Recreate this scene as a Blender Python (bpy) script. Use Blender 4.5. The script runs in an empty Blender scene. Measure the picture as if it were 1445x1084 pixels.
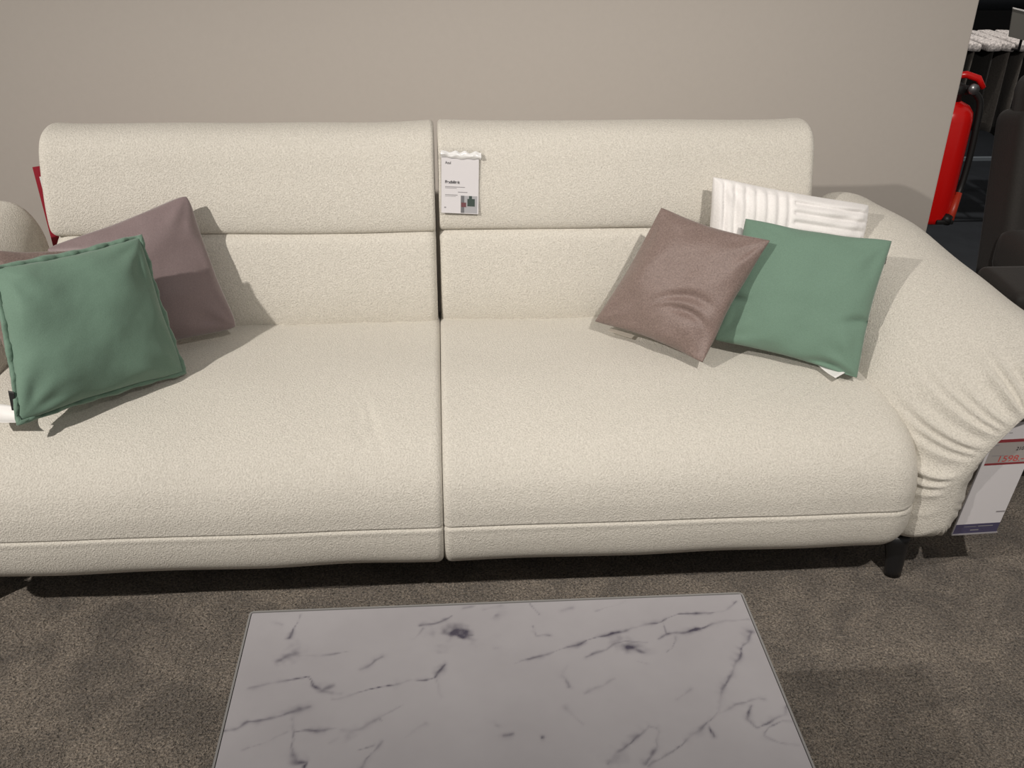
import bpy, bmesh, math, random
from mathutils import Vector, Matrix, noise as mnoise

# ------------------------------------------------------------------ camera, world, lights
scn = bpy.context.scene
COL = scn.collection
scn.view_settings.view_transform = 'Standard'
scn.view_settings.look = 'None'
scn.view_settings.gamma = 1.0
scn.view_settings.use_curve_mapping = False
scn.view_settings.exposure = 0.0

def make_camera():
    p, y, r = math.radians(28.831), math.radians(4.398), math.radians(0.757)
    f = Vector((math.sin(y)*math.cos(p), math.cos(y)*math.cos(p), -math.sin(p)))
    rt = Vector((math.cos(y), -math.sin(y), 0)); up = rt.cross(f)
    r2 = math.cos(r)*rt + math.sin(r)*up
    u2 = -math.sin(r)*rt + math.cos(r)*up
    cd = bpy.data.cameras.new('camera')
    cd.sensor_fit = 'HORIZONTAL'; cd.sensor_width = 36.0
    cd.lens = 36.0*1364.8/1445.0
    cd.clip_start = 0.05
    co = bpy.data.objects.new('camera', cd)
    m = Matrix((r2, u2, -f)).transposed().to_4x4()
    m.translation = Vector((0, 0, 1.5))
    co.matrix_world = m
    COL.objects.link(co); scn.camera = co
make_camera()

w = bpy.data.worlds.new('world'); scn.world = w; w.use_nodes = True
w.node_tree.nodes['Background'].inputs[0].default_value = (1.0, 0.95, 0.90, 1)
w.node_tree.nodes['Background'].inputs[1].default_value = 0.22

def spot(name, loc, target, power, size, blend, radius, color):
    l = bpy.data.lights.new(name, 'SPOT'); l.energy = power; l.spot_size = math.radians(size)
    l.spot_blend = blend; l.shadow_soft_size = radius; l.color = color
    o = bpy.data.objects.new(name, l); COL.objects.link(o); o.location = loc
    o.rotation_euler = (Vector(target)-Vector(loc)).to_track_quat('-Z', 'Y').to_euler()
WARM = (1.0, 0.935, 0.86)
spot('ceiling_spot', (0.90, -0.15, 2.9), (1.05, 2.2, 0.60), 245, 70, 1.0, 0.035, WARM)
spot('ceiling_spot', (-2.35, -0.05, 2.8), (-0.62, 2.05, 0.5), 450, 60, 1.0, 0.035, WARM)
spot('ceiling_spot', (2.5, 3.7, 2.9), (2.55, 4.3, 0.7), 170, 60, 0.6, 0.05, WARM)

# ------------------------------------------------------------------ object helpers
def tag(o, label=None, cat=None, group=None, kind=None):
    if label: o['label'] = label
    if cat: o['category'] = cat
    if group: o['group'] = group
    if kind: o['kind'] = kind
    return o
def thing(name, loc, label, cat, group=None):
    o = bpy.data.objects.new(name, None); COL.objects.link(o); o.location = loc
    o.empty_display_size = 0.05
    return tag(o, label, cat, group)
def obj(name, bm, mat, parent=None, smooth=True, org=None):
    """Link a bmesh whose vertices are in world coordinates; org: local origin."""
    if org is None:
        org = root_loc(parent) if parent else Vector((0, 0, 0))
    org = Vector(org)
    bmesh.ops.recalc_face_normals(bm, faces=bm.faces)
    bmesh.ops.translate(bm, verts=bm.verts, vec=-org)
    me = bpy.data.meshes.new(name); bm.to_mesh(me); bm.free()
    if smooth:
        for p in me.polygons: p.use_smooth = True
    me.materials.append(mat)
    o = bpy.data.objects.new(name, me); COL.objects.link(o)
    if parent: o.parent = parent
    else: o.location = org
    return o
def root_loc(o):
    v = Vector((0, 0, 0))
    while o: v += o.location; o = o.parent
    return v
def add_box(bm, lo, hi, bev=0.0, seg=2, mtx=None):
    b = bmesh.new(); bmesh.ops.create_cube(b, size=1)
    lo, hi = Vector(lo), Vector(hi)
    for v in b.verts:
        v.co = Vector([(lo[i]+hi[i])/2 + v.co[i]*(hi[i]-lo[i]) for i in range(3)])
    if bev: bmesh.ops.bevel(b, geom=b.edges[:], offset=bev, segments=seg, affect='EDGES', profile=0.6)
    join(bm, b, mtx)
def join(bm, b, mtx=None):
    vs = [bm.verts.new((mtx @ v.co) if mtx else v.co) for v in b.verts]
    b.verts.index_update()
    for f in b.faces:
        try: bm.faces.new([vs[v.index] for v in f.verts])
        except ValueError: pass
    b.free()
def add_tube(bm, pts, rad, n=10, cap=True):
    pts = [Vector(p) for p in pts]; rings = []
    prev = None
    for i, p in enumerate(pts):
        t = (pts[min(i+1, len(pts)-1)] - pts[max(i-1, 0)]).normalized()
        if prev is None:
            a = Vector((0, 0, 1)) if abs(t.z) < .9 else Vector((1, 0, 0))
            e = t.cross(a).normalized()
        else:
            e = (prev - t*prev.dot(t)).normalized()
        prev = e; g = t.cross(e)
        r = rad[i] if isinstance(rad, (list, tuple)) else rad
        rings.append([bm.verts.new(p + e*r*math.cos(2*math.pi*k/n) + g*r*math.sin(2*math.pi*k/n)) for k in range(n)])
    for a, b in zip(rings, rings[1:]):
        for k in range(n): bm.faces.new((a[k], a[(k+1) % n], b[(k+1) % n], b[k]))
    if cap: bm.faces.new(rings[0]); bm.faces.new(rings[-1])
def add_lathe(bm, prof, c, n=28):
    """prof: (radius, z) list, about a vertical axis through c."""
    rings = []
    for r, z in prof:
        rings.append([bm.verts.new((c[0]+r*math.cos(2*math.pi*k/n), c[1]+r*math.sin(2*math.pi*k/n), c[2]+z)) for k in range(n)])
    for a, b in zip(rings, rings[1:]):
        for k in range(n): bm.faces.new((a[k], a[(k+1) % n], b[(k+1) % n], b[k]))
    bm.faces.new(rings[0]); bm.faces.new(rings[-1])
def catmull(pts, per, closed=False):
    P = [Vector(p) for p in pts]; n = len(P); out = []
    for i in range(n if closed else n-1):
        a, b, c, d = (P[(i-1) % n], P[i], P[(i+1) % n], P[(i+2) % n]) if closed else (P[max(i-1, 0)], P[i], P[i+1], P[min(i+2, n-1)])
        for k in range(per):
            t = k/per
            out.append(0.5*((2*b)+(c-a)*t+(2*a-5*b+4*c-d)*t*t+(3*b-a-3*c+d)*t**3))
    if not closed: out.append(P[-1])
    return out

# ------------------------------------------------------------------ materials
def mat(name, color, rough=0.6, **kw):
    m = bpy.data.materials.new(name); m.use_nodes = True
    b = m.node_tree.nodes['Principled BSDF']
    b.inputs['Base Color'].default_value = (*color, 1); b.inputs['Roughness'].default_value = rough
    for k, v in kw.items(): b.inputs[k.replace('_', ' ')].default_value = v
    return m
def nodes(m):
    nt = m.node_tree; return nt, nt.nodes, nt.links, nt.nodes['Principled BSDF']
def ramp(N, stops):
    r = N.new('ShaderNodeValToRGB')
    el = r.color_ramp.elements
    while len(el) < len(stops): el.new(0.5)
    for e, (p, c) in zip(el, stops): e.position = p; e.color = (*c, 1)
    return r
def noise_node(N, L, vec, scale, detail=3, rough=0.55):
    n = N.new('ShaderNodeTexNoise'); n.inputs['Scale'].default_value = scale
    n.inputs['Detail'].default_value = detail; n.inputs['Roughness'].default_value = rough
    L.new(vec, n.inputs['Vector']); return n
def fabric(name, c1, c2, scale, bump, dist=0.003, rough=0.9, sheen=0.25, scale2=None, stretch=(1, 1, 1), **kw):
    m = mat(name, c1, rough, **kw); nt, N, L, B = nodes(m)
    tc = N.new('ShaderNodeTexCoord'); mp = N.new('ShaderNodeMapping'); mp.inputs['Scale'].default_value = stretch; mp.inputs['Rotation'].default_value = (0.55, 0.42, 0.7)
    L.new(tc.outputs['Object'], mp.inputs['Vector']); v = mp.outputs[0]
    a = noise_node(N, L, v, scale, 4, 0.65)
    r = ramp(N, [(0.3, c1), (0.7, c2)]); L.new(a.outputs['Fac'], r.inputs[0]); L.new(r.outputs[0], B.inputs['Base Color'])
    bp = N.new('ShaderNodeBump'); bp.inputs['Strength'].default_value = bump; bp.inputs['Distance'].default_value = dist
    L.new(a.outputs['Fac'], bp.inputs['Height']); last = bp
    if scale2:
        a2 = noise_node(N, L, v, scale2, 2); b2 = N.new('ShaderNodeBump'); b2.inputs['Strength'].default_value = 0.5; b2.inputs['Distance'].default_value = 0.006
        L.new(a2.outputs['Fac'], b2.inputs['Height']); L.new(bp.outputs[0], b2.inputs['Normal']); last = b2
    L.new(last.outputs[0], B.inputs['Normal'])
    B.inputs['Sheen Weight'].default_value = sheen; B.inputs['Sheen Roughness'].default_value = 0.5
    return m
M = {}
M['boucle'] = fabric('cream_boucle', (0.57, 0.54, 0.478), (0.83, 0.795, 0.72), 280, 0.9, 0.0040, 0.95, 0.08)
M['green'] = fabric('sage_velvet', (0.128, 0.215, 0.160), (0.155, 0.255, 0.193), 420, 0.25, 0.002, 0.8, 0.25, scale2=14)
M['mauve'] = fabric('mauve_velvet', (0.19, 0.140, 0.142), (0.235, 0.175, 0.176), 300, 0.2, 0.002, 0.55, 0.5, scale2=14)
M['satin'] = fabric('mauve_satin', (0.15, 0.105, 0.092), (0.27, 0.20, 0.178), 280, 0.6, 0.002, 0.46, 0.15, scale2=12)
M['white_plush'] = fabric('white_plush', (0.80, 0.78, 0.77), (0.88, 0.86, 0.85), 260, 0.4, 0.003, 0.75, 0.3)
M['black_metal'] = mat('black_metal', (0.012, 0.012, 0.013), 0.35)
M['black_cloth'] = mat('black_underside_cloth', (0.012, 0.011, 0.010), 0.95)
M['black_rubber'] = mat('black_rubber', (0.012, 0.012, 0.012), 0.5)
M['white_paper'] = mat('white_paper', (0.74, 0.72, 0.74), 0.6)
M['white_label'] = mat('white_satin_label', (0.78, 0.77, 0.76), 0.5)
M['grey_paper'] = mat('grey_label_paper', (0.42, 0.39, 0.375), 0.6)
M['ink'] = mat('dark_ink', (0.03, 0.03, 0.035), 0.6)
M['grey_ink'] = mat('grey_ink', (0.30, 0.29, 0.30), 0.6)
M['red_ink'] = mat('dark_red_ink', (0.28, 0.035, 0.045), 0.6)
M['price_ink'] = mat('bright_red_ink', (0.60, 0.10, 0.09), 0.6)
M['purple_ink'] = mat('purple_ink', (0.065, 0.058, 0.12), 0.55)
M['red_card'] = mat('crimson_card', (0.30, 0.012, 0.028), 0.5)
M['red_enamel'] = mat('red_enamel', (0.72, 0.008, 0.007), 0.25)
M['orange_plastic'] = mat('orange_red_plastic', (0.50, 0.045, 0.02), 0.4)
M['grey_metal'] = mat('grey_metal', (0.30, 0.30, 0.31), 0.35, Metallic=0.8)
M['photo_grey'] = mat('photo_grey', (0.16, 0.16, 0.17), 0.6)
M['photo_dark'] = mat('photo_dark_green', (0.035, 0.06, 0.05), 0.6)
M['photo_red'] = mat('photo_dark_red', (0.16, 0.05, 0.06), 0.6)
M['photo_light'] = mat('photo_light', (0.42, 0.42, 0.44), 0.6)
M['brown_leather'] = fabric('dark_brown_upholstery', (0.015, 0.0125, 0.0105), (0.022, 0.018, 0.0155), 180, 0.3, 0.002, 0.7, 0.1)
M['wall'] = fabric('taupe_wall_paint', (0.485, 0.447, 0.408), (0.497, 0.459, 0.419), 60, 0.06, 0.002, 0.75, 0.0)
M['dark_floor'] = fabric('dark_navy_floor', (0.012, 0.015, 0.02), (0.018, 0.022, 0.028), 12, 0.05, 0.002, 0.6, 0.0)
M['dark_wall'] = mat('black_back_wall', (0.01, 0.01, 0.011), 0.9)
M['swatch'] = fabric('charcoal_swatch_cloth', (0.075, 0.067, 0.06), (0.12, 0.107, 0.096), 120, 0.4, 0.003, 0.95, 0.1)
M['swatch_dark'] = fabric('black_swatch_cloth', (0.014, 0.013, 0.012), (0.022, 0.02, 0.019), 120, 0.4, 0.003, 0.95, 0.1)
M['swatch_edge'] = fabric('speckled_swatch_edge', (0.12, 0.11, 0.11), (0.85, 0.80, 0.78), 110, 0.4, 0.003, 0.95, 0.1)
M['sign_grey'] = mat('grey_sign_board', (0.16, 0.155, 0.14), 0.6)
M['plinth_edge'] = mat('blue_grey_metal', (0.12, 0.14, 0.16), 0.4)

def clear_plastic():
    m = bpy.data.materials.new('clear_plastic_film'); m.use_nodes = True
    nt = m.node_tree; N, L = nt.nodes, nt.links; N.clear()
    o = N.new('ShaderNodeOutputMaterial'); t = N.new('ShaderNodeBsdfTransparent'); g = N.new('ShaderNodeBsdfGlossy')
    t.inputs[0].default_value = (0.97, 0.97, 0.97, 1); g.inputs['Roughness'].default_value = 0.12
    d = N.new('ShaderNodeMixShader'); d.inputs[0].default_value = 0.06; L.new(t.outputs[0], d.inputs[1]); L.new(g.outputs[0], d.inputs[2]); L.new(d.outputs[0], o.inputs[0])
    return m
M['film'] = clear_plastic()
M['film_glare'] = mat('white_film_glare', (0.80, 0.80, 0.80), 0.18)  # white base colour imitates a highlight on clear plastic
M['glass_edge'] = mat('pale_glass_edge', (0.26, 0.255, 0.25), 0.2)

def carpet_mat():
    m = mat('brown_shag_carpet', (0.1, 0.08, 0.06), 0.95); nt, N, L, B = nodes(m)
    tc = N.new('ShaderNodeTexCoord'); v = tc.outputs['Object']
    fine = noise_node(N, L, v, 190, 3, 0.7); mid = noise_node(N, L, v, 55, 3, 0.6)
    patch = noise_node(N, L, v, 6.5, 4, 0.62); patch.inputs['Distortion'].default_value = 0.6
    r = ramp(N, [(0.36, (0.075, 0.062, 0.048)), (0.50, (0.225, 0.187, 0.151)), (0.66, (0.39, 0.335, 0.275))])
    L.new(fine.outputs['Fac'], r.inputs[0])
    r2 = ramp(N, [(0.38, (0.70, 0.69, 0.68)), (0.62, (1.25, 1.235, 1.21))]); L.new(patch.outputs['Fac'], r2.inputs[0])
    mx = N.new('ShaderNodeMix'); mx.data_type = 'RGBA'; mx.blend_type = 'MULTIPLY'; mx.inputs[0].default_value = 1.0
    L.new(r.outputs[0], mx.inputs[6]); L.new(r2.outputs[0], mx.inputs[7]); L.new(mx.outputs[2], B.inputs['Base Color'])
    b1 = N.new('ShaderNodeBump'); b1.inputs['Strength'].default_value = 1.0; b1.inputs['Distance'].default_value = 0.016
    L.new(fine.outputs['Fac'], b1.inputs['Height'])
    b2 = N.new('ShaderNodeBump'); b2.inputs['Strength'].default_value = 0.7; b2.inputs['Distance'].default_value = 0.02
    L.new(mid.outputs['Fac'], b2.inputs['Height']); L.new(b1.outputs[0], b2.inputs['Normal']); L.new(b2.outputs[0], B.inputs['Normal'])
    B.inputs['Sheen Weight'].default_value = 0.2
    return m
M['carpet'] = carpet_mat()

def marble_mat():
    m = mat('white_marble', (0.5, 0.5, 0.5), 0.22); nt, N, L, B = nodes(m)
    at = N.new('ShaderNodeAttribute'); at.attribute_name = 'vein'
    tc = N.new('ShaderNodeTexCoord')
    n = noise_node(N, L, tc.outputs['Object'], 5, 4, 0.6); n2 = noise_node(N, L, tc.outputs['Object'], 90, 3, 0.6)
    r = ramp(N, [(0.3, (0.36, 0.345, 0.362)), (0.7, (0.41, 0.395, 0.413))]); L.new(n.outputs['Fac'], r.inputs[0])
    mu = N.new('ShaderNodeMath'); mu.operation = 'MULTIPLY_ADD'; mu.inputs[1].default_value = 0.9; mu.inputs[2].default_value = 0.55
    L.new(n2.outputs['Fac'], mu.inputs[0])
    m2 = N.new('ShaderNodeMath'); m2.operation = 'MULTIPLY'; m2.use_clamp = True
    L.new(mu.outputs[0], m2.inputs[0]); L.new(at.outputs['Fac'], m2.inputs[1])
    mx = N.new('ShaderNodeMix'); mx.data_type = 'RGBA'
    L.new(m2.outputs[0], mx.inputs[0]); L.new(r.outputs[0], mx.inputs[6]); mx.inputs[7].default_value = (0.075, 0.068, 0.095, 1)
    L.new(mx.outputs[2], B.inputs['Base Color'])
    return m
M['marble'] = marble_mat()

# ------------------------------------------------------------------ setting
b = bmesh.new(); add_box(b, (-4.0, -1.2, -0.04), (4.0, 3.05, 0.0))
tag(obj('floor', b, M['carpet'], smooth=False), kind='structure')
b = bmesh.new(); add_box(b, (-4.0, 3.05, -0.045), (6.5, 8.0, -0.005))
tag(obj('floor', b, M['dark_floor'], smooth=False), kind='structure')
b = bmesh.new(); add_box(b, (-4.0, 2.90, 0.0), (1.572, 3.00, 2.6), 0.004, 2)
tag(obj('wall_back', b, M['wall'], smooth=False), kind='structure')
b = bmesh.new(); add_box(b, (-4.0, 7.0, -0.005), (6.5, 7.1, 2.6))
tag(obj('wall_far', b, M['dark_wall'], smooth=False), kind='structure')

# ------------------------------------------------------------------ sofa
def profile_loft(prof, x0, x1, rad, n_mid, deform=None, wn=1, ends=(True, True)):
    """Closed (y,z) profile swept along x; rounded at the ends with radius rad (rl, rr)."""
    rl, rr = rad
    n = len(prof); cx = sum(p[0] for p in prof)/n; cz = sum(p[1] for p in prof)/n
    nrm = []
    for i in range(n):
        a, c = prof[(i-wn) % n], prof[(i+wn) % n]; t = Vector((c[0]-a[0], c[1]-a[1]))
        if t.length < 1e-9: t = Vector((1, 0))
        t.normalize(); q = Vector((t.y, -t.x))
        if q.dot(Vector((prof[i][0]-cx, prof[i][1]-cz))) < 0 and False: q = -q
        nrm.append(q)
    area = sum(prof[i-1][0]*prof[i][1]-prof[i][0]*prof[i-1][1] for i in range(n))
    if area < 0: nrm = [-q for q in nrm]
    st = []
    K = 9
    for k in range(K):
        ph = math.pi/2*k/(K-1); st.append((x0+rl*(1-math.cos(math.pi/2-(math.pi/2-ph))) if False else x0+rl*(1-math.sin(math.pi/2-ph)) if False else x0+rl*(1-math.cos(ph)), rl*(1-math.sin(ph))))
    for k in range(1, n_mid): st.append((x0+rl+(x1-x0-rl-rr)*k/n_mid, 0.0))
    for k in range(K):
        ph = math.pi/2*(1-k/(K-1)); st.append((x1-rr*(1-math.cos(ph)), rr*(1-math.sin(ph))))
    bm = bmesh.new(); rings = []
    for x, ins in st:
        ring = []
        for p, q in zip(prof, nrm):
            v = Vector((x, p[0]-q.x*ins, p[1]-q.y*ins))
            if deform: v = deform(v, Vector((0, q.x, q.y)))
            ring.append(bm.verts.new(v))
        rings.append(ring)
    for a, c in zip(rings, rings[1:]):
        for k in range(n): bm.faces.new((a[k], a[(k+1) % n], c[(k+1) % n], c[k]))
    bm.faces.new(rings[0]); bm.faces.new(rings[-1])
    return bm

SEAM = -0.014
sofa = thing('sofa', (0, 2.1, 0), 'large cream boucle two-seat sofa with flared gathered arms and loose back headrests', 'sofa')
seat_ctrl = [(2.42, .15), (2.0, .125), (1.735, .118), (1.688, .127), (1.659, .158), (1.649, .20), (1.650, .25), (1.656, .30), (1.678, .35), (1.725, .393),
             (1.80, .422), (1.89, .440), (1.98, .448), (2.1, .445), (2.22, .436), (2.32, .425), (2.42, .40), (2.44, .28)]
def seat_profile():
    P = catmull([(p[0], p[1], 0) for p in seat_ctrl], 10, True)
    out = []
    for p in P:
        q = Vector((p.x, p.y))
        d = abs(p.y-.207) if p.x < 1.75 else 9
        q.x += 0.006*math.exp(-(d/.0035)**2)            # pressed seam line along the front
        out.append((q.x, q.y))
    return out
def refine_seam(prof):                                  # dense points around the seam
    out = []
    for i, p in enumerate(prof):
        out.append(p); q = prof[(i+1) % len(prof)]
        if p[0] < 1.72 and q[0] < 1.72 and .20 < p[1] < .28:
            for k in range(1, 5): out.append((p[0]+(q[0]-p[0])*k/5, p[1]+(q[1]-p[1])*k/5))
    return out
def seat_prof_full():
    P = catmull([(p[0], p[1], 0) for p in seat_ctrl], 10, True)
    P = refine_seam([(p.x, p.y) for p in P])
    out = []
    for y, z in P:
        if y < 1.75 and .19 < z < .30:
            y += 0.0040*math.exp(-((z-.243)/.0025)**2) - 0.0008*math.exp(-((z-.235)/.005)**2)
        out.append((y, z))
    return out
wr = random.Random(3)
wrinkles = []                                           # soft creases pressed into the left seat
for k in range(9):
    a = math.pi*(0.35+0.3*wr.random()) + (0 if k % 2 else 0.25)
    c = Vector((-0.175+wr.uniform(-.02, .02), 1.79+wr.uniform(-.02, .02)))
    wrinkles.append((c, Vector((math.cos(a), math.sin(a))), wr.uniform(.03, .08), wr.uniform(.005, .008), wr.uniform(.0008, .002)))
def left_seat_deform(v, n):
    if v.z > .3:
        for c, d, ln, wd, am in wrinkles:
            q = Vector((v.x, v.y))-c; s = q.dot(d); t = q.dot(Vector((-d.y, d.x)))
            v = v - Vector((0, 0, 1))*am*math.exp(-(s/ln)**2-(t/wd)**2)
    return seat_deform(v, n)
def seat_deform(v, n):
    v = v + Vector((0, n.y, n.z))*0.004*mnoise.noise(Vector((v.x*5, v.y*5, v.z*5)))
    return v
b = profile_loft(seat_prof_full(), SEAM-1.05, SEAM-0.0003, (.07, .016), 170, left_seat_deform, wn=7)
obj('seat_cushion', b, M['boucle'], sofa)
b = profile_loft(seat_prof_full(), SEAM+0.0003, 1.038, (.016, .075), 60, seat_deform, wn=7)
obj('seat_cushion', b, M['boucle'], sofa)

back_ctrl = [(2.46, .36), (2.33, .37), (2.295, .43), (2.283, .50), (2.287, .57), (2.300, .635), (2.316, .660), (2.36, .68), (2.42, .70), (2.52, .71), (2.56, .68), (2.58, .5), (2.57, .32)]
head_ctrl = [(2.44, .665), (2.37, .657), (2.326, .663), (2.309, .685), (2.312, .745), (2.330, .815), (2.350, .868), (2.382, .899), (2.435, .908), (2.49, .895), (2.52, .86), (2.535, .78), (2.535, .70)]
for side, dy in ((-1, -0.012), (1, 0.0)):
    x0, x1 = (SEAM-0.940, SEAM-0.0045) if side < 0 else (SEAM+0.0045, SEAM+0.952)
    def bdef(v, n, x0=x0, x1=x1, side=side):
        v = v + Vector((0, n.y, n.z))*0.004*mnoise.noise(Vector((v.x*4+side*7, v.y*4, v.z*5)))
        # the cushion narrows a little towards its foot
        t = max(0, (.9-v.z))*.02
        return v
    pb = [(p.x+dy, p.y) for p in catmull([(q[0], q[1], 0) for q in back_ctrl], 8, True)]
    rb = (.05, .02) if side < 0 else (.02, .05)
    back = obj('backrest', profile_loft(pb, x0, x1, rb, 40, bdef), M['boucle'], sofa)
    ph = [(p.x+dy, p.y) for p in catmull([(q[0], q[1], 0) for q in head_ctrl], 8, True)]
    rh = (.022, .010) if side < 0 else (.010, .022)
    def hdef(v, n, side=side, x0=x0, x1=x1):
        e = min(v.x-x0, x1-v.x)
        v = v + Vector((0, n.y, n.z))*0.004*mnoise.noise(Vector((v.x*4+side*3, v.y*4, v.z*4)))
        if v.z > .8:                                     # upholstery corners stand up a little at the ends
            v.z += .003*math.exp(-(e/.05)**2)
        return v
    obj('headrest', profile_loft(ph, x0, x1, rh, 50, hdef), M['boucle'], back, org=root_loc(sofa))

# arms: closed cross sections in (x,z), lofted front to back, gathered at the front outer seam
ARM = [
 (1.745, [(1.005, .125), (.995, .25), (1.015, .37), (1.07, .465), (1.17, .535), (1.29, .585), (1.375, .58), (1.40, .555), (1.37, .528), (1.272, .520), (1.198, .460), (1.176, .33), (1.170, .20), (1.138, .125), (1.07, .112)]),
 (1.92, [(.99, .125), (.955, .28), (.958, .42), (1.02, .525), (1.13, .59), (1.26, .605), (1.345, .58), (1.37, .545), (1.345, .515), (1.27, .49), (1.20, .43), (1.175, .30), (1.165, .19), (1.135, .125), (1.06, .112)]),
 (2.12, [(.985, .125), (.955, .3), (.955, .46), (.995, .575), (1.08, .64), (1.20, .648), (1.29, .615), (1.318, .565), (1.30, .52), (1.24, .47), (1.185, .40), (1.165, .30), (1.155, .19), (1.125, .125), (1.05, .112)]),
 (2.30, [(.985, .125), (.955, .3), (.955, .48), (.975, .61), (1.04, .69), (1.14, .695), (1.23, .66), (1.258, .61), (1.245, .56), (1.20, .49), (1.165, .40), (1.15, .30), (1.14, .19), (1.11, .125), (1.04, .112)]),
 (2.44, [(.985, .125), (.955, .3), (.955, .50), (.965, .63), (1.01, .705), (1.08, .715), (1.155, .685), (1.185, .63), (1.18, .57), (1.155, .49), (1.14, .40), (1.13, .30), (1.12, .19), (1.09, .125), (1.03, .112)]),
]
def arm_section(y):
    ys = [a[0] for a in ARM]
    if y <= ys[0]:
        t = (y-ys[0])/(ys[1]-ys[0]); A, Bq = ARM[0][1], ARM[1][1]; t = max(t, -.35)
        return [(p[0]+(q[0]-p[0])*t*.5, p[1]+(q[1]-p[1])*t*.5) for p, q in zip(A, Bq)]
    if y >= ys[-1]: return ARM[-1][1]
    for i in range(len(ys)-1):
        if ys[i] <= y <= ys[i+1]:
            t = (y-ys[i])/(ys[i+1]-ys[i])
            P = [ARM[max(i-1, 0)][1], ARM[i][1], ARM[i+1][1], ARM[min(i+2, len(ys)-1)][1]]
            r = []
            for j in range(len(P[0])):
                a, c, d, e = [Vector(s[j]) for s in P]
                q = 0.5*((2*c)+(d-a)*t+(2*a-5*c+4*d-e)*t*t+(3*c-a-3*d+e)*t**3)
                r.append((q.x, q.y))
            return r
def make_arm(mirror):
    bm = bmesh.new(); rings = []
    yf, yb, rf, rb, p = 1.662, 2.50, .15, .07, 2.1
    st = []
    for k in range(1, 41):
        s = k/40; st.append((yf+rf*(1-(1-s**p)**(1/p)), s))
    for k in range(1, 50): st.append((yf+rf+(yb-yf-rf-rb)*k/50, 1.0))
    for k in range(12):
        s = math.cos(math.pi/2*k/11.5); st.append((yb-rb*s if False else yb-rb+rb*math.sin(math.pi/2*k/11.5), .25+.75*s))
    rng = random.Random(11)
    NP = 44
    ph = [rng.uniform(-.35, .35) for _ in range(200)]; am = [rng.uniform(.35, 1.0) for _ in range(200)]; ext = [rng.uniform(.02, .085) for _ in range(200)]
    per = 22
    for y, s in st:
        sec = catmull([(q[0], q[1], 0) for q in arm_section(y)], per, True)
        n = len(sec); cx, cz = 1.095, .34
        ring = []
        for i, q in enumerate(sec):
            x, z = q.x, q.y
            a, c = sec[i-1], sec[(i+1) % n]; t = Vector((c.x-a.x, c.y-a.y)).normalized(); nn = Vector((-t.y, t.x))
            # bent medial line as the centre the cap closes on
            fz = min(max((z-.12)/.45, 0), 1)
            mx, mz = cx + .13*max(0, fz-.35)/.65*(1 if x > 1.0 else 0), .20+.30*fz
            sx = mx+(x-mx)*s; sz = mz+(z-mz)*s
            u = i/per                                    # control index along the section
            # gathers run along the arm on the front's outer side: control points 5..14
            dfront = (y-yf)
            g = 0.0
            if .3 < u < 14.6:
                w_ = min(1, (u-.3)/1.6)*min(1, (14.6-u)/.8)*(1 if u < 8.5 else .22)
                kq = (u-.3)/14.3*NP; k0 = int(kq); fr = kq-k0
                frac = (fr+ph[k0])
                val = -abs(math.sin(math.pi*(kq+.25*math.sin(kq*2.1))))**1.5
                fall = math.exp(-(max(0, dfront-.06)/ext[k0])**2)
                inner = min(1, max(0, (s-.12)/.3))      # fade towards the middle of the front
                g = (1+val)*.018*am[k0]*w_*fall*inner - .008*w_*fall*inner
            ns = s**(p-1); ny = (max(0, 1-s**p))**((p-1)/p) if dfront < rf else 0.0; nl = math.hypot(ns, ny)
            sx += nn.x*g*ns/nl; sz += nn.y*g*ns/nl; yy = y-g*ny/nl
            nz = .004*mnoise.noise(Vector((sx*6, y*6, sz*6)))
            xx = sx+nn.x*nz; zz = sz+nn.y*nz
            if mirror: xx = 2*SEAM-xx-.03
            ring.append(bm.verts.new((xx, yy, zz)))
        rings.append(ring)
    n = len(rings[0])
    for a, c in zip(rings, rings[1:]):
        for k in range(n): bm.faces.new((a[k], a[(k+1) % n], c[(k+1) % n], c[k]))
    bm.faces.new(rings[0]); bm.faces.new(rings[-1])
    return bm
obj('armrest', make_arm(False), M['boucle'], sofa)
obj('armrest', make_arm(True), M['boucle'], sofa)
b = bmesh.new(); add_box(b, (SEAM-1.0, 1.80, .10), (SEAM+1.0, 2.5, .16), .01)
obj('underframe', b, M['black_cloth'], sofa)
def leg_bm(x, y, sx, sy):
    """Blade leg, round in front, one edge upright and the inner edge sloping inwards to the foot."""
    bm = bmesh.new(); rings = []
    for k in range(7):
        z = .118*(1-k/6); t = k/6
        xo, xi = .020, .021+.026*(1-t)**1.7
        ring = []
        for j in range(20):
            a = 2*math.pi*j/20; c, s_ = math.cos(a), math.sin(a)
            px = c*(xo if c > 0 else xi); py = s_*.017
            ring.append(bm.verts.new((x+sx*px, y+sy*(-py), z)))
        rings.append(ring)
    for a, c in zip(rings, rings[1:]):
        for k in range(20): bm.faces.new((a[k], a[(k+1) % 20], c[(k+1) % 20], c[k]))
    bm.faces.new(rings[0]); bm.faces.new(rings[-1])
    return bm
for x, y, sx in ((1.050, 1.735, 1), (2*SEAM-1.050, 1.735, -1), (1.03, 2.42, 1), (2*SEAM-1.03, 2.42, -1)):
    obj('leg', leg_bm(x, y, sx, 1), M['black_metal'], sofa)

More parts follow.
